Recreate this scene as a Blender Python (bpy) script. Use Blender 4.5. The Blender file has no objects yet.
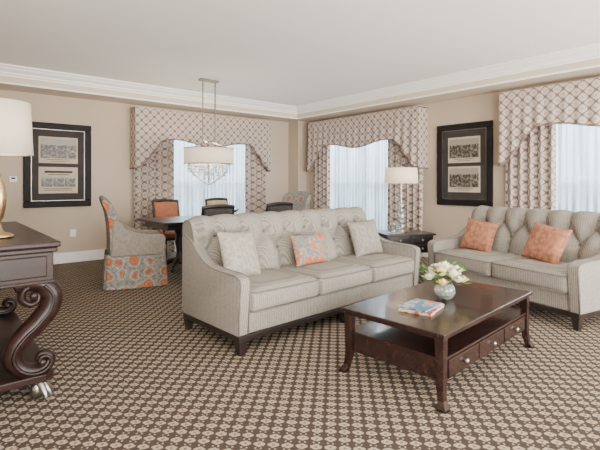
import bpy, bmesh, math, random
from mathutils import Vector, Matrix
random.seed(4)
S=bpy.context.scene
COL=S.collection
pi=math.pi
# ---------------------------------------------------------------- materials
def newmat(name):
    m=bpy.data.materials.new(name); m.use_nodes=True
    nt=m.node_tree; b=nt.nodes['Principled BSDF']
    return m,nt,b
def N(nt,t,**k):
    n=nt.nodes.new(t)
    for a,v in k.items(): setattr(n,a,v)
    return n
def math_(nt,op,a,b=None,c=None):
    n=nt.nodes.new('ShaderNodeMath'); n.operation=op
    for i,v in enumerate((a,b,c)):
        if v is None: continue
        if isinstance(v,(int,float)): n.inputs[i].default_value=v
        else: nt.links.new(v,n.inputs[i])
    return n.outputs[0]
def mix(nt,f,a,b):
    n=nt.nodes.new('ShaderNodeMix'); n.data_type='RGBA'
    for s,v in ((n.inputs[0],f),(n.inputs[6],a),(n.inputs[7],b)):
        if isinstance(v,(int,float)): s.default_value=v
        elif isinstance(v,tuple): s.default_value=(*v,1) if len(v)==3 else v
        else: nt.links.new(v,s)
    return n.outputs[2]
def coords(nt,kind='Object'):
    return nt.nodes.new('ShaderNodeTexCoord').outputs[kind]
def noise(nt,vec,scale,detail=2):
    n=nt.nodes.new('ShaderNodeTexNoise'); n.inputs['Scale'].default_value=scale; n.inputs['Detail'].default_value=detail
    nt.links.new(vec,n.inputs['Vector']); return n.outputs['Fac']
def bump(nt,b,h,st=.2,dist=.01):
    n=nt.nodes.new('ShaderNodeBump'); n.inputs['Strength'].default_value=st; n.inputs['Distance'].default_value=dist
    nt.links.new(h,n.inputs['Height']); nt.links.new(n.outputs[0],b.inputs['Normal'])
def ss(nt,v,a,b):
    n=nt.nodes.new('ShaderNodeMapRange'); n.interpolation_type='SMOOTHSTEP'
    nt.links.new(v,n.inputs[0]); n.inputs[1].default_value=a; n.inputs[2].default_value=b
    return n.outputs[0]
def plain(name,col,rough=.6,metal=0,var=.06,scale=6,coat=0,bmp=0,stretch=None,spec=None):
    m,nt,b=newmat(name)
    v=coords(nt)
    if stretch:
        mp=nt.nodes.new('ShaderNodeMapping'); mp.inputs['Scale'].default_value=stretch
        nt.links.new(v,mp.inputs[0]); v=mp.outputs[0]
    f=noise(nt,v,scale,3)
    c0=tuple(c*(1-var) for c in col); c1=tuple(min(1,c*(1+var)) for c in col)
    nt.links.new(mix(nt,ss(nt,f,.3,.7),c0,c1),b.inputs['Base Color'])
    b.inputs['Roughness'].default_value=rough; b.inputs['Metallic'].default_value=metal
    b.inputs['Coat Weight'].default_value=coat
    if spec is not None: b.inputs['Specular IOR Level'].default_value=spec
    if bmp: bump(nt,b,noise(nt,v,scale*30,2),bmp,.004)
    return m
wallM=plain('wall_paint',(.535,.44,.34),.85,var=.015,scale=2)
soffM=plain('soffit_paint',(.67,.575,.465),.85,var=.015,scale=2)
ceilM=plain('ceiling_paint',(.95,.93,.90),.9,var=.01,scale=1)
trimM=plain('trim_white',(.93,.92,.90),.5,var=.01)
woodM=plain('mahogany_wood',(.020,.0085,.007),.26,var=.4,scale=3,coat=.15,stretch=(1,8,8),spec=.4)
consM=plain('carved_mahogany',(.017,.007,.0055),.36,var=.35,scale=3,stretch=(1,8,8),spec=.3)
darkM=plain('espresso_wood',(.014,.009,.008),.35,var=.3,scale=4,coat=.1)
silverM=plain('silver_metal',(.62,.60,.56),.3,1,var=.08)
nickM=plain('aged_nickel',(.30,.28,.25),.35,1,var=.08)
goldM=plain('brass_metal',(.55,.38,.18),.3,1,var=.08)
pipM=plain('piping_fabric',(.15,.137,.118),.9)
orangeM=plain('terracotta_fabric',(.35,.145,.082),.9,var=.3,scale=25,bmp=.4)
beigeP=plain('beige_pillow_fabric',(.31,.285,.24),.9,var=.2,scale=35,bmp=.4)
greyP=plain('grey_pillow_fabric',(.24,.222,.192),.85,var=.18,scale=30,bmp=.3)
chairTan=plain('taupe_upholstery',(.25,.22,.18),.9,var=.12,scale=30)
blackM=plain('black_frame',(.010,.008,.009),.6,var=.3,spec=.25)
matM=plain('picture_mat',(.035,.028,.026),.8,var=.15)
creamM=plain('cream_paper',(.52,.44,.33),.8,var=.06)
inkM=plain('ink',(.05,.04,.035),.8)
plateM=plain('white_plastic',(.85,.84,.82),.4,var=.01)
leafM=plain('leaf_green',(.09,.20,.04),.6,var=.4,scale=20)
roseM=plain('cream_rose',(.90,.83,.68),.7,var=.06,scale=30)
yelM=plain('yellow_bloom',(.88,.72,.34),.7,var=.12,scale=30)

def sofa_fabric():
    m,nt,b=newmat('woven_greige_fabric')
    v=coords(nt); sp=nt.nodes.new('ShaderNodeSeparateXYZ'); nt.links.new(v,sp.inputs[0])
    s1=math_(nt,'SINE',math_(nt,'MULTIPLY',math_(nt,'ADD',sp.outputs[0],sp.outputs[1]),2*pi/.018))
    s2=math_(nt,'SINE',math_(nt,'MULTIPLY',sp.outputs[2],2*pi/.009))
    w=math_(nt,'ADD',math_(nt,'MULTIPLY',s1,.6),math_(nt,'MULTIPLY',s2,.4))
    nz=math_(nt,'MULTIPLY',noise(nt,v,75,3),2.2)
    f=ss(nt,math_(nt,'ADD',w,nz),0,2.2)
    nt.links.new(mix(nt,f,(.172,.155,.134),(.345,.315,.272)),b.inputs['Base Color'])
    b.inputs['Roughness'].default_value=.95; b.inputs['Specular IOR Level'].default_value=.2
    bump(nt,b,math_(nt,'ADD',w,nz),.18,.003)
    return m
sofaM=sofa_fabric()
def carpet():
    m,nt,b=newmat('patterned_carpet')
    v=coords(nt)
    sp=nt.nodes.new('ShaderNodeSeparateXYZ'); nt.links.new(v,sp.inputs[0])
    P=.100
    jit=math_(nt,'MULTIPLY',math_(nt,'SUBTRACT',noise(nt,v,70,2),.5),.9)
    X=math_(nt,'ADD',math_(nt,'MULTIPLY',sp.outputs[0],2*pi/P),jit); Y=math_(nt,'ADD',math_(nt,'MULTIPLY',sp.outputs[1],2*pi/P),jit)
    a=math_(nt,'MULTIPLY',math_(nt,'COSINE',X),math_(nt,'COSINE',Y))
    X2=math_(nt,'ADD',X,Y); Y2=math_(nt,'SUBTRACT',X,Y)
    pin=math_(nt,'MULTIPLY',math_(nt,'SINE',math_(nt,'MULTIPLY',X,2)),math_(nt,'SINE',math_(nt,'MULTIPLY',Y,2)))
    st=math_(nt,'MULTIPLY',math_(nt,'COSINE',math_(nt,'MULTIPLY',X2,2)),math_(nt,'COSINE',math_(nt,'MULTIPLY',Y2,2)))
    dot=ss(nt,a,-.78,-.95)
    w=math_(nt,'ADD',a,math_(nt,'ADD',math_(nt,'MULTIPLY',pin,.42),math_(nt,'MULTIPLY',st,.20)))
    f=math_(nt,'MAXIMUM',ss(nt,w,-.18,.02),math_(nt,'MULTIPLY',dot,.7))
    nz=noise(nt,v,110,3)
    lig=mix(nt,nz,(.27,.215,.155),(.44,.36,.27)); drk=mix(nt,nz,(.032,.023,.019),(.080,.060,.050))
    nt.links.new(mix(nt,f,lig,drk),b.inputs['Base Color'])
    b.inputs['Roughness'].default_value=.95; b.inputs['Specular IOR Level'].default_value=.1
    bump(nt,b,nz,.5,.008)
    return m
carpetM=carpet()
def trellis():
    m,nt,b=newmat('trellis_drapery_fabric')
    v=coords(nt,'UV'); sp=nt.nodes.new('ShaderNodeSeparateXYZ'); nt.links.new(v,sp.inputs[0])
    X=math_(nt,'MULTIPLY',sp.outputs[0],2*pi/.150); Y=math_(nt,'MULTIPLY',sp.outputs[1],2*pi/.150)
    a=math_(nt,'ABSOLUTE',math_(nt,'ADD',math_(nt,'COSINE',X),math_(nt,'COSINE',Y)))
    line=ss(nt,a,.42,.2)
    dot=ss(nt,a,1.78,1.9)
    f=math_(nt,'MAXIMUM',line,math_(nt,'MULTIPLY',dot,.5))
    nt.links.new(mix(nt,f,(.56,.475,.41),(.18,.12,.11)),b.inputs['Base Color'])
    b.inputs['Roughness'].default_value=.85
    return m
drapeM=trellis()
def floral(name,bg,fl,sc,thr=.36):
    m,nt,b=newmat(name)
    v=coords(nt)
    nz=nt.nodes.new('ShaderNodeTexNoise'); nz.inputs['Scale'].default_value=sc*2.2; nt.links.new(v,nz.inputs['Vector'])
    vm=nt.nodes.new('ShaderNodeVectorMath'); vm.operation='MULTIPLY_ADD'
    nt.links.new(nz.outputs['Color'],vm.inputs[0]); vm.inputs[1].default_value=(.08,.08,.08); nt.links.new(v,vm.inputs[2])
    vo=nt.nodes.new('ShaderNodeTexVoronoi'); vo.inputs['Scale'].default_value=sc; vo.inputs['Randomness'].default_value=.5
    nt.links.new(vm.outputs[0],vo.inputs['Vector'])
    d=vo.outputs['Distance']
    ring=math_(nt,'SINE',math_(nt,'MULTIPLY',d,38))
    petal=mix(nt,ss(nt,ring,-.2,.8),fl,tuple(min(1,c*1.35+.02) for c in fl))
    inside=ss(nt,d,thr+.03,thr-.03)
    edge=math_(nt,'MULTIPLY',ss(nt,d,thr+.14,thr+.10),ss(nt,d,thr+.04,thr+.08))
    nn=ss(nt,noise(nt,v,sc*5,2),.52,.6)
    base=mix(nt,math_(nt,'MULTIPLY',nn,.7),bg,tuple(c*.5 for c in bg))
    base=mix(nt,math_(nt,'MULTIPLY',edge,.6),base,(.40,.365,.31))
    nt.links.new(mix(nt,inside,base,petal),b.inputs['Base Color'])
    b.inputs['Roughness'].default_value=.9
    return m
floralM=floral('floral_upholstery',(.215,.20,.175),(.31,.10,.045),6.0,.36)
floralP=floral('floral_pillow_fabric',(.20,.185,.17),(.38,.10,.04),9.5,.42)
def sheer():
    m,nt,b=newmat('sheer_voile'); nt.nodes.remove(b)
    out=nt.nodes['Material Output']
    tr=N(nt,'ShaderNodeBsdfTransparent'); tr.inputs[0].default_value=(.92,.96,1,1)
    tl=N(nt,'ShaderNodeBsdfTranslucent'); tl.inputs[0].default_value=(.80,.92,1.0,1)
    df=N(nt,'ShaderNodeBsdfDiffuse'); df.inputs[0].default_value=(.80,.88,.95,1)
    m1=N(nt,'ShaderNodeMixShader'); m1.inputs[0].default_value=.35
    m2=N(nt,'ShaderNodeMixShader')
    v=coords(nt,'UV'); sp=nt.nodes.new('ShaderNodeSeparateXYZ'); nt.links.new(v,sp.inputs[0])
    fold=math_(nt,'SINE',math_(nt,'MULTIPLY',sp.outputs[0],2*pi*2.6))
    nz=noise(nt,v,3,2)
    k=math_(nt,'ADD',math_(nt,'MULTIPLY',fold,.16),nz)
    nt.links.new(ss(nt,k,.1,1.0),m2.inputs[0])
    nt.links.new(tl.outputs[0],m1.inputs[1]); nt.links.new(df.outputs[0],m1.inputs[2])
    nt.links.new(m1.outputs[0],m2.inputs[1]); nt.links.new(tr.outputs[0],m2.inputs[2])
    nt.links.new(m2.outputs[0],out.inputs[0])
    return m
sheerM=sheer()
def lampshade(name,em):
    m,nt,b=newmat(name)
    v=coords(nt); nz=noise(nt,v,80,2)
    nt.links.new(mix(nt,nz,(.60,.51,.39),(.70,.61,.48)),b.inputs['Base Color'])
    b.inputs['Roughness'].default_value=.8
    b.inputs['Emission Color'].default_value=(1,.80,.55,1); b.inputs['Emission Strength'].default_value=em
    return m
shadeM=lampshade('linen_lampshade',.05)
shade2=lampshade('lit_lampshade',.75)
def glass(name,col=(.95,.97,.97)):
    m,nt,b=newmat(name)
    b.inputs['Base Color'].default_value=(*col,1); b.inputs['Roughness'].default_value=.03
    b.inputs['Transmission Weight'].default_value=.9; b.inputs['IOR'].default_value=1.45
    v=coords(nt); bump(nt,b,noise(nt,v,12,1),.03,.01)
    return m
glassM=glass('clear_glass')
def photoM_():
    m,nt,b=newmat('vintage_photo_print')
    v=coords(nt); sp=nt.nodes.new('ShaderNodeSeparateXYZ'); nt.links.new(v,sp.inputs[0])
    vo=nt.nodes.new('ShaderNodeTexVoronoi'); vo.inputs['Scale'].default_value=22; vo.distance='CHEBYCHEV'; nt.links.new(v,vo.inputs['Vector'])
    nz=noise(nt,v,26,4)
    city=mix(nt,ss(nt,math_(nt,'ADD',nz,math_(nt,'MULTIPLY',vo.outputs['Distance'],.5)),.55,1.0),(.03,.025,.02),(.28,.25,.20))
    sky=math_(nt,'GREATER_THAN',math_(nt,'ADD',sp.outputs[2],math_(nt,'MULTIPLY',nz,.08)),.12)
    nt.links.new(mix(nt,sky,city,(.30,.27,.22)),b.inputs['Base Color']); b.inputs['Roughness'].default_value=.4
    return m
photoM=photoM_()
def bookcover(name,c1,c2,c3):
    m,nt,b=newmat(name); v=coords(nt)
    f=noise(nt,v,14,3)
    a=mix(nt,ss(nt,f,.50,.54),c1,c2); nt.links.new(mix(nt,ss(nt,f,.60,.64),a,c3),b.inputs['Base Color'])
    b.inputs['Roughness'].default_value=.3; return m
bk1=bookcover('magazine_cover',(.06,.17,.30),(.40,.44,.46),(.50,.14,.08))
bk2=bookcover('book_cover',(.35,.06,.04),(.6,.5,.3),(.12,.20,.30))

# ---------------------------------------------------------------- helpers
def empty(name,loc=(0,0,0),rz=0):
    e=bpy.data.objects.new(name,None); COL.objects.link(e); e.location=loc; e.rotation_euler=(0,0,rz); e.empty_display_size=.1
    return e
def mk(name,verts,faces,mat,parent=None,smooth=False,uvs=None,loc=None,rot=None,mats=None,fm=None):
    me=bpy.data.meshes.new(name); me.from_pydata([tuple(v) for v in verts],[],faces)
    bm=bmesh.new(); bm.from_mesh(me)
    if uvs:
        L=bm.loops.layers.uv.new('UVMap')
        for f in bm.faces:
            for l in f.loops: l[L].uv=uvs[l.vert.index]
    else: bmesh.ops.recalc_face_normals(bm,faces=bm.faces)
    for f in bm.faces: f.smooth=smooth
    bm.to_mesh(me); bm.free()
    for x in (mats or [mat]): me.materials.append(x)
    if fm:
        for p,i in zip(me.polygons,fm): p.material_index=i
    o=bpy.data.objects.new(name,me); COL.objects.link(o)
    if parent: o.parent=parent
    if loc: o.location=loc
    if rot: o.rotation_euler=rot
    return o
def boxdata(x0,x1,y0,y1,z0,z1):
    return ([(x0,y0,z0),(x1,y0,z0),(x1,y1,z0),(x0,y1,z0),(x0,y0,z1),(x1,y0,z1),(x1,y1,z1),(x0,y1,z1)],
            [(0,3,2,1),(4,5,6,7),(0,1,5,4),(1,2,6,5),(2,3,7,6),(3,0,4,7)])
def boxes(name,bl,mat,parent=None,bevel=0,loc=None,rot=None):
    V=[];F=[]
    for b in bl:
        v,f=boxdata(*b); n=len(V); V+=v; F+=[tuple(i+n for i in q) for q in f]
    o=mk(name,V,F,mat,parent,loc=loc,rot=rot)
    if bevel:
        md=o.modifiers.new('b','BEVEL'); md.width=bevel; md.segments=2; md.limit_method='ANGLE'
    return o
def box(name,x0,x1,y0,y1,z0,z1,mat,parent=None,bevel=0,loc=None,rot=None):
    return boxes(name,[(x0,x1,y0,y1,z0,z1)],mat,parent,bevel,loc,rot)
def prism(name,poly,axis,a0,a1,mat,parent=None,bevel=0,smooth=False,segs=2,loc=None,rot=None):
    def P(p,a):
        return {'X':(a,p[0],p[1]),'Y':(p[0],a,p[1]),'Z':(p[0],p[1],a)}[axis]
    n=len(poly)
    V=[P(p,a0) for p in poly]+[P(p,a1) for p in poly]
    F=[tuple(range(n)),tuple(range(2*n-1,n-1,-1))]+[(i,(i+1)%n,n+(i+1)%n,n+i) for i in range(n)]
    o=mk(name,V,F,mat,parent,loc=loc,rot=rot)
    if bevel:
        md=o.modifiers.new('b','BEVEL'); md.width=bevel; md.segments=segs; md.limit_method='ANGLE'; md.angle_limit=math.radians(40)
        for p in o.data.polygons: p.use_smooth=smooth
    return o
def grid(name,nu,nv,f,mat,parent=None,uvf=None,smooth=True,closeu=False,closev=False,loc=None,rot=None,cap=False):
    V=[];U=[]
    for j in range(nv):
        for i in range(nu):
            u=i/(nu if closeu else nu-1); v=j/(nv if closev else nv-1)
            V.append(f(u,v)); U.append(uvf(u,v) if uvf else (u,v))
    F=[]
    for j in range(nv if closev else nv-1):
        for i in range(nu if closeu else nu-1):
            F.append((j*nu+i,j*nu+(i+1)%nu,((j+1)%nv)*nu+(i+1)%nu,((j+1)%nv)*nu+i))
    if cap:
        F.append(tuple(range(nu))); F.append(tuple((nv-1)*nu+i for i in range(nu)))
    return mk(name,V,F,mat,parent,smooth,U if uvf else None,loc=loc,rot=rot)
def lathe(name,prof,mat,parent=None,seg=28,loc=None,sx=1,sy=1,rot=None):
    n=len(prof)
    def f(u,v):
        r,z=prof[min(n-1,round(v*(n-1)))]
        return (r*sx*math.cos(2*pi*u),r*sy*math.sin(2*pi*u),z)
    return grid(name,seg,n,f,mat,parent,closeu=True,loc=loc,rot=rot)
def smoothpath(pts,k=6):
    pts=[Vector(p) for p in pts]; out=[]
    for i in range(len(pts)-1):
        p0=pts[max(0,i-1)];p1=pts[i];p2=pts[i+1];p3=pts[min(len(pts)-1,i+2)]
        for j in range(k):
            t=j/k
            out.append(.5*((2*p1)+(-p0+p2)*t+(2*p0-5*p1+4*p2-p3)*t*t+(-p0+3*p1-3*p2+p3)*t**3))
    out.append(pts[-1]); return out
def tube(name,pts,r,mat,parent=None,seg=8,up=(0,1,0),wy=1.0,loc=None,rot=None,k=6,closed=False,sm=True):
    P=smoothpath(pts,k) if sm else [Vector(p) for p in pts]
    n=len(P)
    if isinstance(r,(int,float)): R=[r]*n
    else:
        R=[]
        for i in range(n):
            t=i/(n-1)*(len(r)-1); a=int(min(t,len(r)-2)); R.append(r[a]+(r[a+1]-r[a])*(t-a))
    up=Vector(up); V=[]
    for i in range(n):
        t=(P[min(n-1,i+1)]-P[max(0,i-1)]).normalized()
        s=up.cross(t)
        if s.length<1e-4: s=Vector((1,0,0)).cross(t)
        s.normalize(); w=t.cross(s).normalized()
        for j in range(seg):
            a=2*pi*j/seg
            V.append(P[i]+s*math.cos(a)*R[i]+w*math.sin(a)*R[i]*wy)
    F=[(i*seg+j,i*seg+(j+1)%seg,(i+1)*seg+(j+1)%seg,(i+1)*seg+j) for i in range(n-1) for j in range(seg)]
    F+= [tuple(range(seg)),tuple((n-1)*seg+j for j in range(seg))]
    return mk(name,V,F,mat,parent,True,loc=loc,rot=rot)
def puff(name,w,d,h,r,crown,mat,parent=None,loc=None,rot=None,n=14,fn=None):
    bm=bmesh.new(); bmesh.ops.create_cube(bm,size=2)
    bmesh.ops.subdivide_edges(bm,edges=bm.edges[:],cuts=n,use_grid_fill=True)
    H=Vector((w/2,d/2,h/2))
    for v in bm.verts:
        a=[math.sin(c*pi/2) for c in v.co]
        p=Vector((a[0]*H.x,a[1]*H.y,a[2]*H.z))
        q=Vector([max(-(H[i]-r),min(H[i]-r,p[i])) for i in range(3)])
        dd=p-q
        if dd.length>1e-6: p=q+dd.normalized()*r
        p.z+=crown*(1-a[0]**4)*(1-a[1]**4)*(1 if a[2]>0 else -.2)*abs(a[2])
        if abs(a[1])>.5: p.y+=-.012*(1-a[0]**2)*(1-a[2]**2)*(1 if a[1]<0 else -1)
        v.co=Vector(fn(p)) if fn else p
    for f in bm.faces: f.smooth=True
    me=bpy.data.meshes.new(name); bm.to_mesh(me); bm.free(); me.materials.append(mat)
    o=bpy.data.objects.new(name,me); COL.objects.link(o)
    if parent:o.parent=parent
    if loc:o.location=loc
    if rot:o.rotation_euler=rot
    return o
def pillow(name,w,h,t,mat,M,parent=None):
    n=25; V=[];F=[]
    for s in (1,-1):
        for j in range(n):
            for i in range(n):
                a=-1+2*i/(n-1); b=-1+2*j/(n-1)
                th=t/2*max(0,(1-a**4)*(1-b**4))**.6*(1-.25*(a*a+b*b)/2)
                x=a*w/2*(1-.07*(1-b*b)*abs(a)); z=b*h/2*(1-.07*(1-a*a)*abs(b))
                V.append((x,s*(th+.004),z))
    for s in range(2):
        for j in range(n-1):
            for i in range(n-1):
                q=[s*n*n+j*n+i,s*n*n+j*n+i+1,s*n*n+(j+1)*n+i+1,s*n*n+(j+1)*n+i]
                F.append(tuple(q) if s else tuple(q[::-1]))
    per=[i for i in range(n)]+[j*n+n-1 for j in range(1,n)]+[(n-1)*n+i for i in range(n-2,-1,-1)]+[j*n for j in range(n-2,0,-1)]
    for k in range(len(per)):
        a=per[k];b=per[(k+1)%len(per)]; F.append((a,b,b+n*n,a+n*n))
    o=mk(name,V,F,mat,None,True); o.matrix_world=M
    return o

# ---------------------------------------------------------------- room
XB=6.65; YA=7.9; XL=-.08; CE=2.95; SO=2.7; T=.2
floor=box('floor',-2.7,XB+T,-2.2,YA+T,-.1,0,carpetM)
ceil=box('ceiling',-2.7,XB+T,-2.2,YA+T,CE,CE+.1,ceilM)
WZ0,WZ1=.25,2.5
boxes('wall_back',[(XL-T,3.0,YA,YA+T,0,CE),(5.3,XB+T,YA,YA+T,0,CE),(3.0,5.3,YA,YA+T,0,WZ0),(3.0,5.3,YA,YA+T,WZ1,CE)],wallM)
B1=(4.75,7.0); B2=(.45,2.75)
boxes('wall_right',[(XB,XB+T,B1[1],YA,0,CE),(XB,XB+T,B2[1],B1[0],0,CE),(XB,XB+T,-2,B2[0],0,CE)]+
      [(XB,XB+T,b[0],b[1],0,WZ0) for b in (B1,B2)]+[(XB,XB+T,b[0],b[1],WZ1,CE) for b in (B1,B2)],wallM)
boxes('wall_left',[(XL-T,XL,2.3,YA,0,CE),(-2.5,XL-T,2.3,2.5,0,CE),(-2.7,-2.5,-2,2.5,0,CE)],wallM)
W4=(-1.9,1.6); W5=(2.6,6.1)  # unseen openings added behind the camera to let fill light in
boxes('wall_front',[(-2.7,W4[0],-2.2,-2,0,CE),(W4[1],W5[0],-2.2,-2,0,CE),(W5[1],XB+T,-2.2,-2,0,CE)]+
      [(w[0],w[1],-2.2,-2,0,.3) for w in (W4,W5)]+[(w[0],w[1],-2.2,-2,2.6,CE) for w in (W4,W5)],wallM)
box('trim_corner_pier',XB-.35,XB,YA-.35,YA,0,SO,wallM)
SD=.5
boxes('trim_soffit',[(XL,XB,YA-SD,YA,SO,CE),(XB-SD,XB,-2,YA-SD,SO,CE)],soffM)
def crown(name,fn,a0,a1,axis):
    prof=[(0,0),(.14,0),(.14,-.02),(.125,-.028),(.11,-.035),(.10,-.055),(.07,-.075),(.045,-.09),(.04,-.11),(.03,-.12),(.012,-.125),(.012,-.145),(0,-.145)]
    return prism(name,[fn(p) for p in prof],axis,a0,a1,trimM)
crown('trim_crown_back',lambda p:(YA-SD-p[0],CE+p[1]),XL,XB-SD,'X')
crown('trim_crown_right',lambda p:(XB-SD-p[0],CE+p[1]),-2,YA-SD,'Y')
box('trim_bead_back',XL,XB-SD,YA-SD-.015,YA-SD,SO,SO+.025,trimM)
box('trim_bead_right',XB-SD-.015,XB-SD,-2,YA-SD,SO,SO+.025,trimM)
def base(name,bl): boxes(name,bl,trimM,bevel=.006)
base('baseboard_back',[(XL,XB-.35,YA-.02,YA,0,.17)])
base('baseboard_right',[(XB-.02,XB,-2,YA-.35,0,.17)])
base('baseboard_left',[(XL,XL+.02,2.3,YA-.02,0,.17)])
def window(name,w,z0,z1,loc,rz):
    e=empty(name,loc,rz); h=w/2
    bl=[(-h,-h+.06,0,.1,z0,z1),(h-.06,h,0,.1,z0,z1),(-h,h,0,.1,z0,z0+.06),(-h,h,0,.1,z1-.06,z1),(-.03,.03,.02,.08,z0,z1),
        (-h,h,.03,.07,(z0+z1)*.5-.02,(z0+z1)*.5+.02)]
    boxes('frame',bl,trimM,e,bevel=.004)
    return e
window('window_1',2.3,WZ0,WZ1,(4.15,YA+.06,0),0)
window('window_2',B1[1]-B1[0],WZ0,WZ1,(XB+.06,sum(B1)/2,0),-pi/2)
window('window_3',B2[1]-B2[0],WZ0,WZ1,(XB+.06,sum(B2)/2,0),-pi/2)
window('added_window_4',3.5,.3,2.6,(-.15,-2.06,0),pi)  # added unseen window frame, made up to go with the fill light
window('added_window_5',3.5,.3,2.6,(4.35,-2.06,0),pi)  # second made-up window out of view, framing the other fill light

def curtains(name,W,ld,rd,loc,rz):
    e=empty(name,loc,rz); h=W/2
    def drape(nm,x0,x1):
        w=x1-x0; np_=max(3,round(w/.13)); full=w*1.6
        def f(u,v):
            z=2.56-v*2.54
            ph=u*np_*2*pi
            return (x0+u*w+.012*math.sin(ph*2),-.12+.048*math.sin(ph+.4*math.sin(v*4))*(0.8+.3*v),z)
        grid(nm,np_*12+1,14,f,drapeM,e,uvf=lambda u,v:(u*full,2.5-v*2.5))
    drape('left_drape',-h+.03,-h+ld); drape('right_drape',h-rd,h-.03)
    def sh(u,v):
        return (-h+.15+u*(W-.3),-.055+.016*math.sin(u*W*46)+.006*math.sin(u*W*101),2.56-v*2.53)
    grid('sheer',260,4,sh,sheerM,e,uvf=lambda u,v:(u*12,v*.6))
    def zb(u):
        a=abs(u-.5)*2
        hem=2.05-.05*math.cos((u-.5)*4*pi)*(a<.78)
        if a>.62:
            t=(a-.62)/.38; t=t*t*(3-2*t); hem=hem*(1-t)+1.56*t
        return hem
    dp=.26; tot=W+2*dp
    def f(u,v):
        s=u*tot
        if s<dp: x=-h;y=-s;uu=0
        elif s>tot-dp: x=h;y=-(tot-s);uu=1
        else: x=-h+(s-dp);y=-dp;uu=(s-dp)/W
        z0=zb(uu); z=2.62-v*(2.62-z0)
        a=abs(uu-.5)*2
        k=.026*v*(1 if a>.6 else .55)
        if dp<=s<=tot-dp: y-=k*math.sin(uu*W*2*pi/.17)+.02*v
        return (x,y,z)
    o=grid('valance',241,14,f,drapeM,e,uvf=lambda u,v:(u*tot,2.62-v*(2.62-zb(min(1,max(0,(u*tot-dp)/W))))))
    pts=[]
    for i in range(241):
        q=f(i/240,1.0); pts.append((q[0],q[1]-.003,q[2]))
    tube('hem_trim',pts,.014,hemM,e,seg=5,sm=False,up=(0,0,1))
    box('valance_board',-h,h,-dp+.01,-.005,2.6,2.625,trimM,e)
    return e
hemM=plain('hem_braid',(.24,.16,.14),.9)
curtains('window_curtains',2.9,.78,.55,(4.15,YA,0),0)
curtains('window_curtains',2.9,.55,.80,(XB,5.87,0),-pi/2)
curtains('window_curtains',2.9,.72,.72,(XB,1.6,0),-pi/2)

# ---------------------------------------------------------------- framed pictures
def picture(name,loc,rz,hd):
    e=empty(name,loc,rz); w=.97/2; zt=.67
    fw=.10
    for i,(a,b,c,d) in enumerate([(-w,w,zt-fw,zt),(-w,w,-zt,-zt+fw),(-w,-w+fw,-zt+fw,zt-fw),(w-fw,w,-zt+fw,zt-fw)]):
        box('frame_%d'%(i+1),a,b,-.05,-.005,c,d,blackM,e,bevel=.012)
    g=.010; q=w-fw; r=zt-fw
    boxes('gilt_slip',[(-q,q,-.035,-.01,r-g,r),(-q,q,-.035,-.01,-r,-r+g),(-q,-q+g,-.035,-.01,-r+g,r-g),(q-g,q,-.035,-.01,-r+g,r-g)],nickM,e)
    box('mat_board',-q,q,-.022,-.006,-r,r,matM,e)
    for k,zc in enumerate((.24,-.24)):
        box('print_paper_%d'%k,-.28,.28,-.026,-.021,zc-.21,zc+.21,creamM,e)
        if hd and k==1:
            for i in range(3):
                box('photo_%d_%d'%(k,i),-.078,.078,-.003,0,-.055,.10,photoM,e,loc=(-.165+i*.165,-.026,zc-.05))
            boxes('caption_%d'%k,[(-.20,.20,-.0285,-.026,zc+.115,zc+.150),(-.15,.15,-.0285,-.026,zc+.085,zc+.095),(-.2,.2,-.0285,-.026,zc-.14,zc-.132),(-.2,.2,-.0285,-.026,zc-.165,zc-.157)],inkM,e)
        else:
            box('photo_%d'%k,-.255,.255,-.003,0,-.13,.18,photoM,e,loc=(0,-.026,zc))
            boxes('caption_%d'%k,[(-.17,.17,-.0285,-.026,zc-.155,zc-.147),(-.11,.11,-.0285,-.026,zc-.18,zc-.173)],inkM,e)
    return e
picture('framed_picture',(1.565,YA,1.585),0,True)
picture('framed_picture',(XB,3.735,1.60),-pi/2,False)
e=empty('wall_outlet',(1.78,YA,.48)); box('plate',-.045,.045,-.008,0,-.06,.06,plateM,e,bevel=.004)
boxes('sockets',[(-.016,.016,-.011,-.007,.012,.04),(-.016,.016,-.011,-.007,-.04,-.012)],trimM,e)
e=empty('thermostat',(.95,YA,1.36)); box('body',-.05,.05,-.03,0,-.045,.045,plateM,e,bevel=.008); box('display',-.025,.025,-.033,-.029,0,.025,matM,e)

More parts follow.
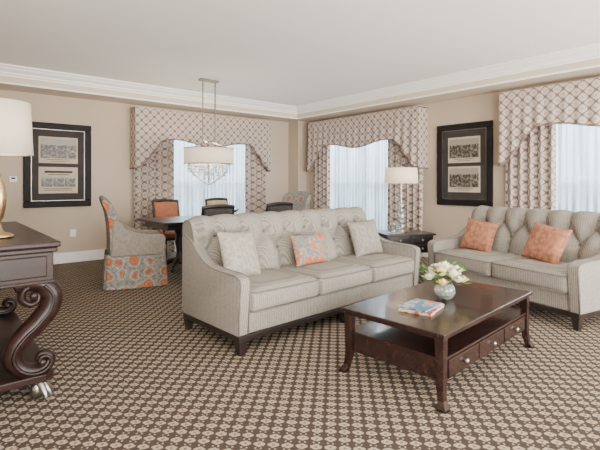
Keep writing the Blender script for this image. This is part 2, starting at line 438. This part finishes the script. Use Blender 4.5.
# ---------------------------------------------------------------- sofas
def sofa(name,W,nc,loc,rz):
    e=empty(name,loc,rz); h=W/2; AT=.10
    box('base_frame',-h+.02,h-.02,-.42,.42,.15,.31,sofaM,e,bevel=.015)
    box('wood_plinth',-h+.01,h-.01,-.435,.435,.105,.15,darkM,e,bevel=.006)
    legs=[(-h+.05,-.40),(h-.05,-.40),(-h+.05,.40),(h-.05,.40)]
    if nc==3: legs.append((0,-.40))
    for i,(x,y) in enumerate(legs):
        V=[];s0,s1=.022,.036
        for z,s in ((0,s0),(.11,s1)):
            V+=[(x-s,y-s,z),(x+s,y-s,z),(x+s,y+s,z),(x-s,y+s,z)]
        mk('leg_%d'%(i+1),V,[(0,3,2,1),(4,5,6,7),(0,1,5,4),(1,2,6,5),(2,3,7,6),(3,0,4,7)],darkM,e)
    ctrl=[(-.44,.585),(-.36,.602),(-.22,.605),(-.08,.615),(.05,.645),(.15,.70),(.24,.765),(.32,.815),(.40,.84)]
    top=[(p.x,p.y) for p in smoothpath([(a,b,0) for a,b in ctrl],4)]
    poly=[(-.43,.15),(-.45,.40),(-.465,.53),(-.46,.57)]+top+[(.44,.82),(.44,.15)]
    for s in (-1,1):
        a0,a1=(-h,-h+AT) if s<0 else (h-AT,h)
        prism('arm_left' if s<0 else 'arm_right',poly,'X',a0,a1,sofaM,e,bevel=.028,smooth=True,segs=4)
        for xx in (a0+.006,a1-.006):
            pts=[(xx,-.437,.16),(xx,-.457,.42),(xx,-.470,.53),(xx,-.462,.577)]+[(xx,p[0],p[1]+.002) for p in top[1:]]
            pts=[(p[0],p[1]+.004,p[2]-.004) for p in pts]
            tube('piping',pts,.006,pipM,e,seg=5,sm=False,up=(1,0,0))
    IW=W-.05
    hb=.03
    prof=[(.10,.40),(.17,.48),(.20,.60),(.235,.70),(.265,.80),(.29,.88+hb*.7),(.315,.925+hb),(.35,.952+hb),(.40,.957+hb),(.44,.935+hb),(.46,.89+hb),(.46,.6),(.46,.2)]
    pf=smoothpath([(a,b,0) for a,b in prof],4)
    ls=[0]
    for i in range(1,len(pf)): ls.append(ls[-1]+(pf[i]-pf[i-1]).length)
    TL=ls[-1]
    def at(s):
        for i in range(1,len(ls)):
            if ls[i]>=s-1e-9:
                t=(s-ls[i-1])/max(1e-9,ls[i]-ls[i-1]); p=pf[i-1].lerp(pf[i],t); d=(pf[i]-pf[i-1]).normalized(); return p,d
        return pf[-1],(pf[-1]-pf[-2]).normalized()
    A=.275 if nc==3 else .26; Bz=.32
    z0=.67
    nx=int(W/.011); nsv=110
    def tuft(x,z):
        uu=x/A; vv=(z-z0)/Bz
        P=uu+vv;Q=uu-vv
        bl=(abs(math.sin(pi*P))*abs(math.sin(pi*Q)))**.6
        if z>z0+Bz*.5:
            k=min(1,(z-z0-Bz*.5)/.05)
            ch=abs(math.sin(pi*(uu+.5)))**.55
            bl=bl*(1-k)+(.1+.9*ch)*k
        if z<z0:
            k=min(1,(z0-z)/.05); ch=abs(math.sin(pi*uu))**.5
            bl=bl*(1-k)+ch*k
        return bl
    def f(u,v):
        x=(u-.5)*IW
        s=TL*(v*.86 if v<.8 else .688+(v-.8)/.2*.312)
        p,d=at(min(TL,s)); nrm=Vector((-d.y,d.x))
        y,z=p.x,p.y
        inner=min(1,max(0,(IW/2-abs(x)-.03)/.06))
        if y<.42 and z>.44:
            amt=.090*tuft(x,z)*min(1,(.42-y)/.10)*inner
            y+=nrm.x*amt+.025*inner*min(1,(.42-y)/.1); z+=nrm.y*amt*.5
        ex=max(0,abs(u-.5)*2-.95)/.05
        if z>.6: z-=.02*ex*ex
        return (x,y,z)
    grid('tufted_back',nx,nsv,f,sofaM,e)
    for r in (0,1):
        z=z0+r*Bz*.5
        for i in range(-8,9):
            x=(i+(.5 if r else 0))*A
            if abs(x)>IW/2-.09: continue
            y=None
            for k in range(400):
                p,d=at(TL*k/800)
                if p.y>=z: y=p.x;break
            lathe('button',[(0,.012),(.012,.010),(.018,.003),(.016,-.010)],pipM,e,seg=12,loc=(x,y+.012,z),rot=(pi/2+.3,0,0))
    for s in (-1,1):
        cap=[(p.x,p.y-(.02 if p.y>.6 else 0)) for p in pf]
        prism('back_end',cap,'X',s*(IW/2-.012),s*(IW/2+.001),sofaM,e)
        tube('back_piping',[(s*(IW/2+.001),a,b) for a,b in cap if b>.55],.006,pipM,e,seg=5,sm=False,up=(1,0,0))
    cw=(W-2*AT)/nc
    for i in range(nc):
        x=-h+AT+cw*(i+.5)
        o=puff('seat_cushion_%d'%(i+1),cw-.006,.66,.17,.045,.026,sofaM,e,loc=(x,-.14,.395))
        hw=cw/2-.012
        for zz in (.395+.072,.395-.072):
            rect=[(x-hw,.1,zz),(x-hw,-.455+.02,zz),(x-hw+.02,-.475,zz),(x,-.487,zz),(x+hw-.02,-.475,zz),(x+hw,-.455+.02,zz),(x+hw,.1,zz)]
            tube('cushion_piping',rect,.006,pipM,e,seg=5,sm=False,up=(0,0,1))
    return Matrix.Translation(loc)@Matrix.Rotation(rz,4,'Z')
s1=sofa('tufted_sofa',2.42,3,(2.93,3.27,0),math.radians(2.5))
s2=sofa('tufted_loveseat',1.80,2,(4.93,2.13,0),math.radians(-102))
def pm(Ms,x,y,z,rx,rz,ry=0): return Ms@Matrix.Translation((x,y,z))@Matrix.Rotation(rz,4,'Z')@Matrix.Rotation(rx,4,'X')@Matrix.Rotation(ry,4,'Y')
pillow('throw_pillow',.44,.42,.15,beigeP,pm(s1,-.92,-.04,.692,-.33,.26,.06))
pillow('throw_pillow',.46,.31,.13,floralP,pm(s1,-.06,-.02,.648,-.33,0,0))
pillow('throw_pillow',.42,.40,.14,greyP,pm(s1,.78,-.03,.690,-.33,-.12,-.05))
pillow('throw_pillow',.42,.38,.14,orangeM,pm(s2,-.50,-.03,.672,-.37,.1,.08))
pillow('throw_pillow',.44,.40,.14,orangeM,pm(s2,.33,-.04,.678,-.40,-.10,.12))

# ---------------------------------------------------------------- coffee table
def taperleg(nm,x,y,ztop,s0,s1,sx,sy,mat,e):
    lv=[(0,s1*1.15,.030),(.015,s1*1.15,.028),(.05,s1*.85,.012),(.13,s1*1.0,0),(.30,s0,0),(ztop,s0*1.1,0)]
    V=[];F=[]
    for i,(z,s,o) in enumerate(lv):
        cx=x+sx*o; cy=y+sy*o
        V+=[(cx-s,cy-s,z),(cx+s,cy-s,z),(cx+s,cy+s,z),(cx-s,cy+s,z)]
        if i:
            a=(i-1)*4;b=i*4
            F+=[(a+j,a+(j+1)%4,b+(j+1)%4,b+j) for j in range(4)]
    F+=[(3,2,1,0),tuple(len(V)-4+j for j in range(4))]
    o=mk(nm,V,F,mat,e); md=o.modifiers.new('b','BEVEL'); md.width=.004; md.segments=2
def coffee():
    e=empty('coffee_table',(2.905,1.80,0),math.radians(4.0)); a,b=.70,.37
    box('table_top',-a-.015,a+.015,-b-.015,b+.015,.415,.44,woodM,e,bevel=.006)
    box('top_molding',-a+.005,a-.005,-b+.005,b-.005,.395,.415,woodM,e,bevel=.004)
    box('drawer_case',-a+.03,a-.03,-b+.02,b-.02,.145,.27,woodM,e,bevel=.004)
    box('shelf_board',-a+.02,a-.02,-b+.01,b-.01,.27,.285,woodM,e,bevel=.003)
    k=0
    for sx in(-1,1):
        for sy in(-1,1):
            k+=1; taperleg('leg_%d'%k,sx*(a-.03),sy*(b-.03),.40,.026,.024,sx,sy,woodM,e)
    dw=(2*a-.16)/3
    for side in(-1,1):
        for i in range(3):
            x=-a+.08+dw*(i+.5); y=side*(b-.02)
            y0,y1=(y-.010,y+.002) if side<0 else (y-.002,y+.010)
            box('drawer_front',x-dw/2+.008,x+dw/2-.008,y0,y1,.155,.262,woodM,e,bevel=.004)
            lathe('knob',[(0,.026),(.012,.024),(.015,.016),(.008,.008),(.006,0)],silverM,e,seg=14,loc=(x,y0 if side<0 else y1,.208),rot=(pi/2 if side<0 else -pi/2,0,0))
    return e
coffee()
def book(name,x,y,z,w,d,h,rz,m):
    e=empty(name,(x,y,z),rz)
    box('pages',-w/2+.004,w/2-.004,-d/2+.004,d/2-.004,.002,h-.002,creamM,e)
    boxes('cover',[(-w/2,w/2,-d/2,d/2,0,.0025),(-w/2,w/2,-d/2,d/2,h-.0025,h),(-w/2,-w/2+.003,-d/2,d/2,0,h)],m,e)
book('coffee_table_book',2.56,1.75,.441,.28,.22,.018,.25,bk2)
book('magazine',2.56,1.76,.460,.26,.20,.010,.12,bk1)
def bouquet(loc):
    e=empty('flower_vase',loc)
    lathe('glass_bowl',[(.0,.004),(.045,.002),(.065,.02),(.078,.05),(.075,.085),(.058,.11),(.055,.118),(.052,.11),(.070,.083),(.072,.05),(.060,.024),(.0,.012)],glassM,e,seg=28)
    for i in range(14):
        a=i*2.4; r=.035
        tube('stem',[(r*math.cos(a+2),r*math.sin(a+2),.015),(0.01*math.cos(a),.01*math.sin(a),.08),(.05*math.cos(a),.05*math.sin(a),.15)],.0035,leafM,e,seg=5,up=(0,.3,1))
    def rose(c,R,m,sd):
        rn=random.Random(sd); V=[];F=[]
        for ring,(n,rr,op) in enumerate([(3,.35,.15),(5,.62,.45),(6,.9,.8),(6,1.05,1.15)]):
            for k in range(n):
                a0=2*pi*(k/n)+ring*.6+rn.uniform(-.1,.1); b=len(V)
                for j in range(4):
                    t=j/3
                    for i in range(5):
                        s=(i-2)/2; aa=a0+s*(3.6/n)*(.6+.4*math.sin(pi*min(1,t+.2)))
                        rad=R*rr*(.35+.75*t**.7+ (.15*op if j==3 else 0)); zz=R*(-.5+1.25*t*(1.15-.5*op)-.12*s*s*t)
                        V.append((c[0]+rad*math.cos(aa),c[1]+rad*math.sin(aa),c[2]+zz))
                F+=[(b+j*5+i,b+j*5+i+1,b+j*5+i+6,b+j*5+i+5) for j in range(3) for i in range(4)]
        mk('bloom',V,F,m,e,True)
    pts=[(0,0,.235,.05,roseM)]
    for i in range(6): a=i*pi/3+.3; pts.append((.085*math.cos(a),.085*math.sin(a),.195+.015*(i%2),.045,roseM if i%3 else yelM))
    for i in range(7): a=i*2*pi/7; pts.append((.13*math.cos(a),.13*math.sin(a),.145+.02*(i%2),.034,roseM if i%2 else yelM))
    for i,p in enumerate(pts): rose(p[:3],p[3],p[4],i)
    V=[];F=[]
    for i in range(80):
        a=random.uniform(0,2*pi); r=random.uniform(.06,.14); z=random.uniform(.11,.23); L=random.uniform(.05,.085); w=.02
        d=Vector((math.cos(a),math.sin(a),random.uniform(-.3,.9))).normalized(); s=Vector((-math.sin(a),math.cos(a),0))
        o=Vector((r*math.cos(a),r*math.sin(a),z)); b=len(V)
        V+=[o,o+d*L*.5+s*w,o+d*L,o+d*L*.5-s*w,o+d*L*.5+Vector((0,0,-.006))]
        F+=[(b,b+1,b+4),(b+1,b+2,b+4),(b+2,b+3,b+4),(b+3,b,b+4)]
    mk('leaves',V,F,leafM,e,False)
bouquet((2.92,1.80,.441))

# ---------------------------------------------------------------- table lamps
def crystal_lamp(loc):
    e=empty('table_lamp',loc)
    lathe('base',[(0,0),(.085,0),(.085,.015),(.05,.025),(.02,.04),(0,.04)],silverM,e)
    z=.04
    for i,r in enumerate((.05,.035,.06,.035,.045)):
        pr=[(max(.008,r*math.sin(pi*j/8)),z+r*1.6*(j/8)) for j in range(9)]
        lathe('glass_ball_%d'%i,pr,glassM,e,seg=16); z+=r*1.6
    tube('stem',[(0,0,.03),(0,0,.3),(0,0,.70)],.006,silverM,e,seg=8,up=(0,1,0))
    lathe('shade',[(.225,.675),(.235,.675),(.22,.890),(.21,.890),(.225,.678)],shade2,e,seg=40)
    boxes('shade_spider',[(-.2,.2,-.003,.003,.86,.866),(-.003,.003,-.2,.2,.86,.866)],silverM,e)
    lathe('finial',[(0,.93),(.01,.92),(.012,.905),(.004,.89),(.004,.86)],silverM,e,seg=10)
def gold_lamp(loc):
    e=empty('table_lamp',loc)
    lathe('base',[(0,0),(.085,0),(.088,.012),(.07,.025),(.035,.035),(.022,.06),(.016,.10),(.03,.13),(.045,.20),(.05,.27),(.04,.34),(.02,.38),(.014,.40),(.024,.41),(.012,.425),(.008,.52)],goldM,e)
    lathe('shade',[(.185,.53),(.195,.53),(.18,.865),(.17,.865),(.183,.535)],shadeM,e,seg=40)
    boxes('shade_spider',[(-.17,.17,-.003,.003,.84,.846),(-.003,.003,-.17,.17,.84,.846),(-.004,.004,-.004,.004,.5,.88)],goldM,e)
def sidetable(loc,rz):
    e=empty('end_table',loc,rz); a,b=.34,.25; H=.62
    box('top',-a-.02,a+.02,-b-.02,b+.02,H-.025,H,darkM,e,bevel=.005)
    box('case',-a+.01,a-.01,-b+.01,b-.01,.36,H-.025,darkM,e,bevel=.004)
    for i,z in enumerate((.375,.485)):
        for j,(x0,x1) in enumerate(((-a+.03,-.01),(.01,a-.03))):
            box('drawer_%d_%d'%(i,j),x0,x1,-b-.002,-b+.012,z,z+.095,darkM,e,bevel=.004)
            lathe('knob',[(0,.024),(.013,.020),(.013,.012),(.005,0)],silverM,e,seg=10,loc=((x0+x1)/2,-b-.002,z+.047),rot=(pi/2,0,0))
    box('lower_shelf',-a+.02,a-.02,-b+.02,b-.02,.12,.14,darkM,e,bevel=.003)
    for i,(sx,sy) in enumerate(((-1,-1),(1,-1),(-1,1),(1,1))):
        taperleg('leg_%d'%i,sx*(a-.03),sy*(b-.03),.37,.022,.018,sx*.5,sy*.5,darkM,e)
sidetable((5.02,3.74,0),math.radians(-28))
crystal_lamp((5.06,3.80,.621))
def tray(loc):
    e=empty('glassware_tray',loc,-.4)
    box('tray',-.10,.10,-.06,.06,0,.008,silverM,e,bevel=.003)
    for i,(x,y) in enumerate(((-.06,0),(.0,-.02),(.055,.015))):
        lathe('tumbler_%d'%i,[(0,.010),(.024,.010),(.03,.10),(.027,.10),(.021,.016),(0,.016)],glassM,e,seg=16,loc=(x,y,0))
    lathe('decanter',[(0,.01),(.035,.01),(.038,.05),(.02,.09),(.012,.12),(.02,.14),(.0,.16)],glassM,e,seg=16,loc=(-.01,.035,0))
tray((4.84,3.72,.621))

# ---------------------------------------------------------------- console
def console():
    woodM=consM
    e=empty('scroll_leg_console_table',(.27,3.0,0)); a=.33; L=1.75
    box('top',-a-.0,a,-.05,L,.915,.95,woodM,e,bevel=.01)
    box('top_molding',-a+.015,a-.015,-.035,L-.015,.885,.915,woodM,e,bevel=.008)
    box('apron',-a+.035,a-.035,-.015,L-.035,.715,.885,woodM,e,bevel=.004)
    box('apron_bead',-a+.025,a-.025,-.028,L-.025,.70,.72,woodM,e,bevel=.006)
    box('end_panel',-a+.07,a-.07,-.027,-.013,.74,.865,woodM,e,bevel=.008)
    for i in range(3):
        y0=.05+i*.55; box('drawer_%d'%i,a-.037,a-.022,y0,y0+.5,.74,.865,woodM,e,bevel=.006)
        lathe('knob',[(0,.022),(.012,.018),(.012,.012),(.005,0)],silverM,e,seg=10,loc=(a-.022,y0+.25,.80),rot=(0,pi/2,0))
    prism('lower_shelf',[(-a+.02,-.0),(a-.07,-.0),(a-.02,.06),(a-.02,L-.08),(a-.07,L-.02),(-a+.02,L-.02)],'Z',.105,.15,woodM,e,bevel=.008)
    prof=[(.10,.685),(.17,.70),(.25,.685),(.295,.62),(.285,.54),(.225,.46),(.155,.395),(.105,.33),(.095,.265),(.125,.205),(.185,.17),(.25,.175),(.285,.215),(.27,.255),(.235,.26),(.222,.235),(.24,.222)]
    rad=[.035,.05,.058,.062,.062,.060,.056,.052,.050,.048,.048,.042,.036,.029,.022,.018,.014]
    sc=[(.21,.70),(.15,.665),(.14,.61),(.18,.575),(.22,.59),(.222,.63),(.195,.64)]
    for n,(sx,yy) in enumerate(((1,.05),(-1,.05),(1,L-.12),(-1,L-.12))):
        tube('scroll_leg_%d'%n,[(sx*(p[0]),yy,p[1]) for p in prof],rad,woodM,e,seg=14,up=(0,1,0),wy=1.0)
        tube('scroll_volute_%d'%n,[(sx*(p[0]),yy,p[1]) for p in sc],[.028,.026,.024,.022,.018,.015,.012],woodM,e,seg=10,wy=1.8)
        tube('leg_bead_%d'%n,[(sx*(p[0]),yy-.055,p[1]) for p in prof[2:-1]],.011,woodM,e,seg=6)
        for c in ((.24,.225),(.195,.63)):
            lathe('rosette_%d'%n,[(0,.012),(.012,.010),(.022,.004),(.024,-.004)],woodM,e,seg=16,loc=(sx*c[0],yy-.055,c[1]),rot=(pi/2,0,0))
        for k in range(3):
            ang=-.5+k*.5
            dx,dy=math.cos(ang-.6*1)*sx,math.sin(ang-.6)
            tube('claw_%d_%d'%(n,k),[(sx*.22,yy,.105),(sx*.22+dx*.035,yy+dy*.035,.085),(sx*.22+dx*.065,yy+dy*.065,.045),(sx*.22+dx*.08,yy+dy*.08,.012)],[.026,.023,.018,.010],nickM,e,seg=8,up=(0,0.1,1))
        lathe('foot_ball_%d'%n,[(0,.0),(.02,.002),(.036,.02),(.04,.05),(.036,.085),(.02,.105),(0,.11)],nickM,e,seg=14,loc=(sx*.22,yy,0))
console()
gold_lamp((.325,3.38,.951))

# ---------------------------------------------------------------- dining
def host_chair(loc,rz):
    e=empty('upholstered_host_chair',loc,rz); w=.31
    def sk(u,v):
        a=2*pi*u; c,s=math.cos(a),math.sin(a); ex=.28
        X=math.copysign(abs(c)**ex,c); Y=math.copysign(abs(s)**ex,s)
        fl=1+.07*v; pl=1+.012*v*math.sin(a*16)
        return (X*(w-.005)*fl*pl,Y*.36*fl*pl,.43-.42*v)
    grid('skirt',128,8,sk,floralM,e,closeu=True)
    puff('seat_cushion',.50,.60,.13,.04,.02,floralM,e,loc=(0,-.06,.47))
    pr=[(.16,.42),(.20,.62),(.25,.85),(.30,1.02),(.35,1.11),(.39,1.145),(.42,1.13),(.42,1.08),(.375,.95),(.345,.75),(.335,.42)]
    pf=smoothpath([(a,b,0) for a,b in pr],4)
    nn=len(pf)
    def bk(u,v):
        p=pf[round(v*(nn-1))]; x=(u-.5)*2
        z=p.y; 
        if z>.9: z-= .05*abs(x)**3*((z-.9)/.24)
        cv=-.04*abs(x)**2.5
        return (x*w*(1.0-.04*max(0,z-.5)),p.x+cv,z)
    grid('back',21,nn,bk,floralM,e)
    for s in(-1,1):
        V=[(s*w*(1.0-.04*max(0,p.y-.5)),p.x-.04,p.y-(.05*((p.y-.9)/.24) if p.y>.9 else 0)) for p in pf]
        mk('back_side',V,[tuple(range(len(V)))],floralM,e)
        poly=[(-.33,.40),(-.345,.58),(-.34,.63),(-.30,.655),(-.15,.655),(.0,.68),(.12,.74),(.22,.84),(.27,.84),(.30,.40)]
        a0,a1=(-w-.012,-w+.07) if s<0 else (w-.07,w+.012)
        prism('arm_left' if s<0 else 'arm_right',poly,'X',a0,a1,chairTan,e,bevel=.025,smooth=True,segs=3)
    box('inner_legs',-w+.05,w-.05,-.28,.28,.0,.06,darkM,e)
def dining_chair(loc,rz,m):
    e=empty('dining_chair',loc,rz); w=.25
    puff('seat',.50,.48,.09,.03,.015,m,e,loc=(0,-.02,.45))
    box('seat_rail',-w+.01,w-.01,-.24,.22,.36,.42,darkM,e,bevel=.006)
    for i,sx in enumerate((-1,1)):
        tube('front_leg_%d'%i,[(sx*(w-.035),-.215,0),(sx*(w-.035),-.215,.2),(sx*(w-.035),-.215,.40)],[.016,.022,.026],darkM,e,seg=8)
        tube('rear_post_%d'%i,[(sx*(w-.03),.27,0),(sx*(w-.03),.22,.25),(sx*(w-.03),.21,.48),(sx*(w-.03),.25,.75),(sx*(w-.03),.30,.99)],[.018,.022,.024,.022,.020],darkM,e,seg=8,up=(1,0,0))
        tube('arm_%d'%i,[(sx*(w-.03),.23,.68),(sx*(w+.0),.05,.67),(sx*(w+.0),-.12,.65),(sx*(w-.02),-.17,.55),(sx*(w-.03),-.18,.42)],.018,darkM,e,seg=8,up=(1,0,0))
    tube('top_rail',[(-w+.02,.295,.98),(-w*.5,.305,.995),(0,.31,1.0),(w*.5,.305,.995),(w-.02,.295,.98)],.026,darkM,e,seg=8,up=(0,0,1))
    box('lower_rail',-w+.03,w-.03,.21,.245,.53,.57,darkM,e,bevel=.006)
    puff('back_panel',.42,.06,.42,.025,0,m,e,loc=(0,.255,.765),rot=(-.19,0,0))
def table():
    e=empty('dining_table',(3.46,6.2,0)); a,b=1.07,.52
    box('top',-a,a,-b,b,.725,.76,darkM,e,bevel=.008)
    box('apron',-a+.1,a-.1,-b+.1,b-.1,.64,.725,darkM,e,bevel=.004)
    for i,sx in enumerate((-1,1)):
        lathe('pedestal_%d'%i,[(.0,.10),(.10,.10),(.11,.14),(.06,.20),(.05,.30),(.075,.42),(.06,.52),(.09,.62),(.11,.65)],darkM,e,loc=(sx*.6,0,0))
        for k in range(4):
            an=pi/4+k*pi/2
            tube('foot_%d_%d'%(i,k),[(sx*.6,0,.16),(sx*.6+.15*math.cos(an),.15*math.sin(an),.13),(sx*.6+.30*math.cos(an),.30*math.sin(an),.025)],[.04,.035,.022],darkM,e,seg=8,up=(0,0,1))
table()
host_chair((2.02,5.72,0),math.radians(74))
host_chair((4.93,6.28,0),math.radians(-80))
orM=plain('rust_upholstery',(.33,.12,.065),.85,var=.15,scale=20)
gdM=plain('gold_upholstery',(.45,.32,.18),.85,var=.15,scale=20)
dkM=plain('charcoal_upholstery',(.05,.045,.045),.85,var=.15,scale=20)
dining_chair((2.85,5.32,0),pi,dkM)
dining_chair((3.88,5.36,0),pi,dkM)
dining_chair((3.12,7.05,0),0,orM)
dining_chair((4.12,7.05,0),0,gdM)
e=empty('decorative_bowl',(3.7,6.15,.761)); lathe('bowl',[(0,.01),(.05,0),(.05,.01),(.03,.03),(.10,.07),(.16,.12),(.155,.12),(.09,.075),(0,.045)],glassM,e)

def chandelier(loc):
    e=empty('chandelier',loc)
    box('canopy',-.16,.16,-.05,.05,-.03,0,nickM,e,bevel=.006)
    for i,x in enumerate((-.11,.11)):
        z=-.03;k=0
        bl=[]
        while z>-.98:
            if k%2: bl.append((x-.012,x+.012,-.004,.004,z-.045,z))
            else: bl.append((x-.004,x+.004,-.012,.012,z-.045,z))
            z-=.038;k+=1
        boxes('chain_%d'%i,bl,nickM,e)
    tube('yoke',[(-.11,0,-.97),(-.04,0,-.99),(.04,0,-.99),(.11,0,-.97)],.010,nickM,e)
    for i in range(4):
        a=i*pi/2+pi/4
        tube('frame_arm_%d'%i,[(0,0,-.99),(.12*math.cos(a),.12*math.sin(a),-1.02),(.37*math.cos(a),.37*math.sin(a),-1.12)],.006,nickM,e,seg=6,up=(0,0,1))
    lathe('drum_shade',[(.385,-1.35),(.39,-1.35),(.39,-1.10),(.385,-1.10),(.385,-1.35)],shade2,e,seg=48)
    for z in (-1.345,-1.10): 
        tube('shade_ring',[(.39*math.cos(t*pi/24),.39*math.sin(t*pi/24),z) for t in range(49)],.007,nickM,e,seg=5,sm=False,up=(0,0,1))
    V=[];F=[]
    def cr(x,y,z,s):
        b=len(V); V.extend([(x,y,z+s*1.5),(x+s,y,z),(x,y+s,z),(x-s,y,z),(x,y-s,z),(x,y,z-s*1.8)])
        for j in range(4):
            p=b+1+j;q=b+1+(j+1)%4; F.append((b,p,q)); F.append((b+5,q,p))
    for ring,(R,zt,n) in enumerate(((.33,-1.38,18),(.25,-1.43,14),(.17,-1.48,10),(.08,-1.54,6))):
        for k in range(n):
            a=2*pi*k/n
            for j in range(3): cr(R*math.cos(a),R*math.sin(a),zt-.048*j,.015)
    mk('crystals',V,F,glassM,e)
    for R,z in ((.33,-1.35),(.25,-1.39),(.17,-1.44),(.08,-1.50)):
        tube('crystal_ring',[(R*math.cos(t*pi/18),R*math.sin(t*pi/18),z) for t in range(37)],.005,nickM,e,seg=5,sm=False,up=(0,0,1))
    for k in range(6):
        a=k*pi/3
        tube('crystal_arm_%d'%k,[(.38*math.cos(a),.38*math.sin(a),-1.34),(.30*math.cos(a),.30*math.sin(a),-1.48),(.12*math.cos(a),.12*math.sin(a),-1.62),(0,0,-1.68)],.006,nickM,e,seg=5,up=(0,.2,1))
    for k in range(4):
        a=k*pi/2+.4
        lathe('candle_%d'%k,[(0,-1.28),(.012,-1.28),(.012,-1.2),(.008,-1.17),(0,-1.15)],shade2,e,seg=8,loc=(.14*math.cos(a),.14*math.sin(a),0))
chandelier((3.40,6.30,CE))

# ---------------------------------------------------------------- lights
def area(name,loc,rot,sx,sy,en,col=(1,1,1)):
    l=bpy.data.lights.new(name,'AREA'); l.shape='RECTANGLE'; l.size=sx; l.size_y=sy; l.energy=en; l.color=col
    o=bpy.data.objects.new(name,l); COL.objects.link(o); o.location=loc; o.rotation_euler=rot
def point(name,loc,en,r=.05,col=(1,.82,.62)):
    l=bpy.data.lights.new(name,'POINT'); l.energy=en; l.shadow_soft_size=r; l.color=col
    o=bpy.data.objects.new(name,l); COL.objects.link(o); o.location=loc
day=(.88,.95,1.0)
area('skylight_window_1',(4.15,YA+1.9,3.3),(-pi/2+.75,0,0),3.0,2.0,520,day)
area('skylight_window_2',(XB+1.9,5.87,3.3),(0,pi/2-.75,0),2.0,3.0,520,day)
area('skylight_window_3',(XB+1.9,1.6,3.3),(0,pi/2-.75,0),2.0,3.0,520,day)
area('fill_light_4',(-.15,-2.45,1.2),(pi/2+.44,0,0),3.4,2.0,690,(1,.955,.89))  # added fill light behind the camera, tilted up to brighten the ceiling
area('fill_light_5',(4.35,-2.45,1.2),(pi/2+.44,0,0),3.4,2.0,640,(1,.955,.89))  # matching added fill for the right half of the room, out of view
point('lamp_bulb_1',(5.06,3.80,1.40),12)
point('lamp_bulb_2',(.325,3.38,1.66),6)
point('chandelier_bulb',(3.40,6.30,CE-1.22),30,.06)
w=bpy.data.worlds.new('world'); S.world=w; w.use_nodes=True
wt=w.node_tree; bg=wt.nodes['Background']; bg.inputs[1].default_value=2.0
tc=wt.nodes.new('ShaderNodeTexCoord'); sp=wt.nodes.new('ShaderNodeSeparateXYZ'); wt.links.new(tc.outputs['Generated'],sp.inputs[0])
nz=wt.nodes.new('ShaderNodeTexNoise'); nz.inputs['Scale'].default_value=9; wt.links.new(tc.outputs['Generated'],nz.inputs['Vector'])
hz=math_(wt,'ADD',sp.outputs[2],math_(wt,'MULTIPLY',math_(wt,'SUBTRACT',nz.outputs['Fac'],.5),.22))
wt.links.new(mix(wt,ss(wt,hz,-.05,.02),(.20,.27,.28),(.66,.83,1.0)),bg.inputs[0])

# ---------------------------------------------------------------- camera
cd=bpy.data.cameras.new('cam'); cd.sensor_width=36; cd.lens=438/600*36; cd.shift_y=-42/600; cd.clip_start=.05
c=bpy.data.objects.new('camera',cd); COL.objects.link(c); c.location=(0,0,1.3)
c.rotation_euler=(pi/2,0,-math.atan2(.644,.765))
S.camera=c
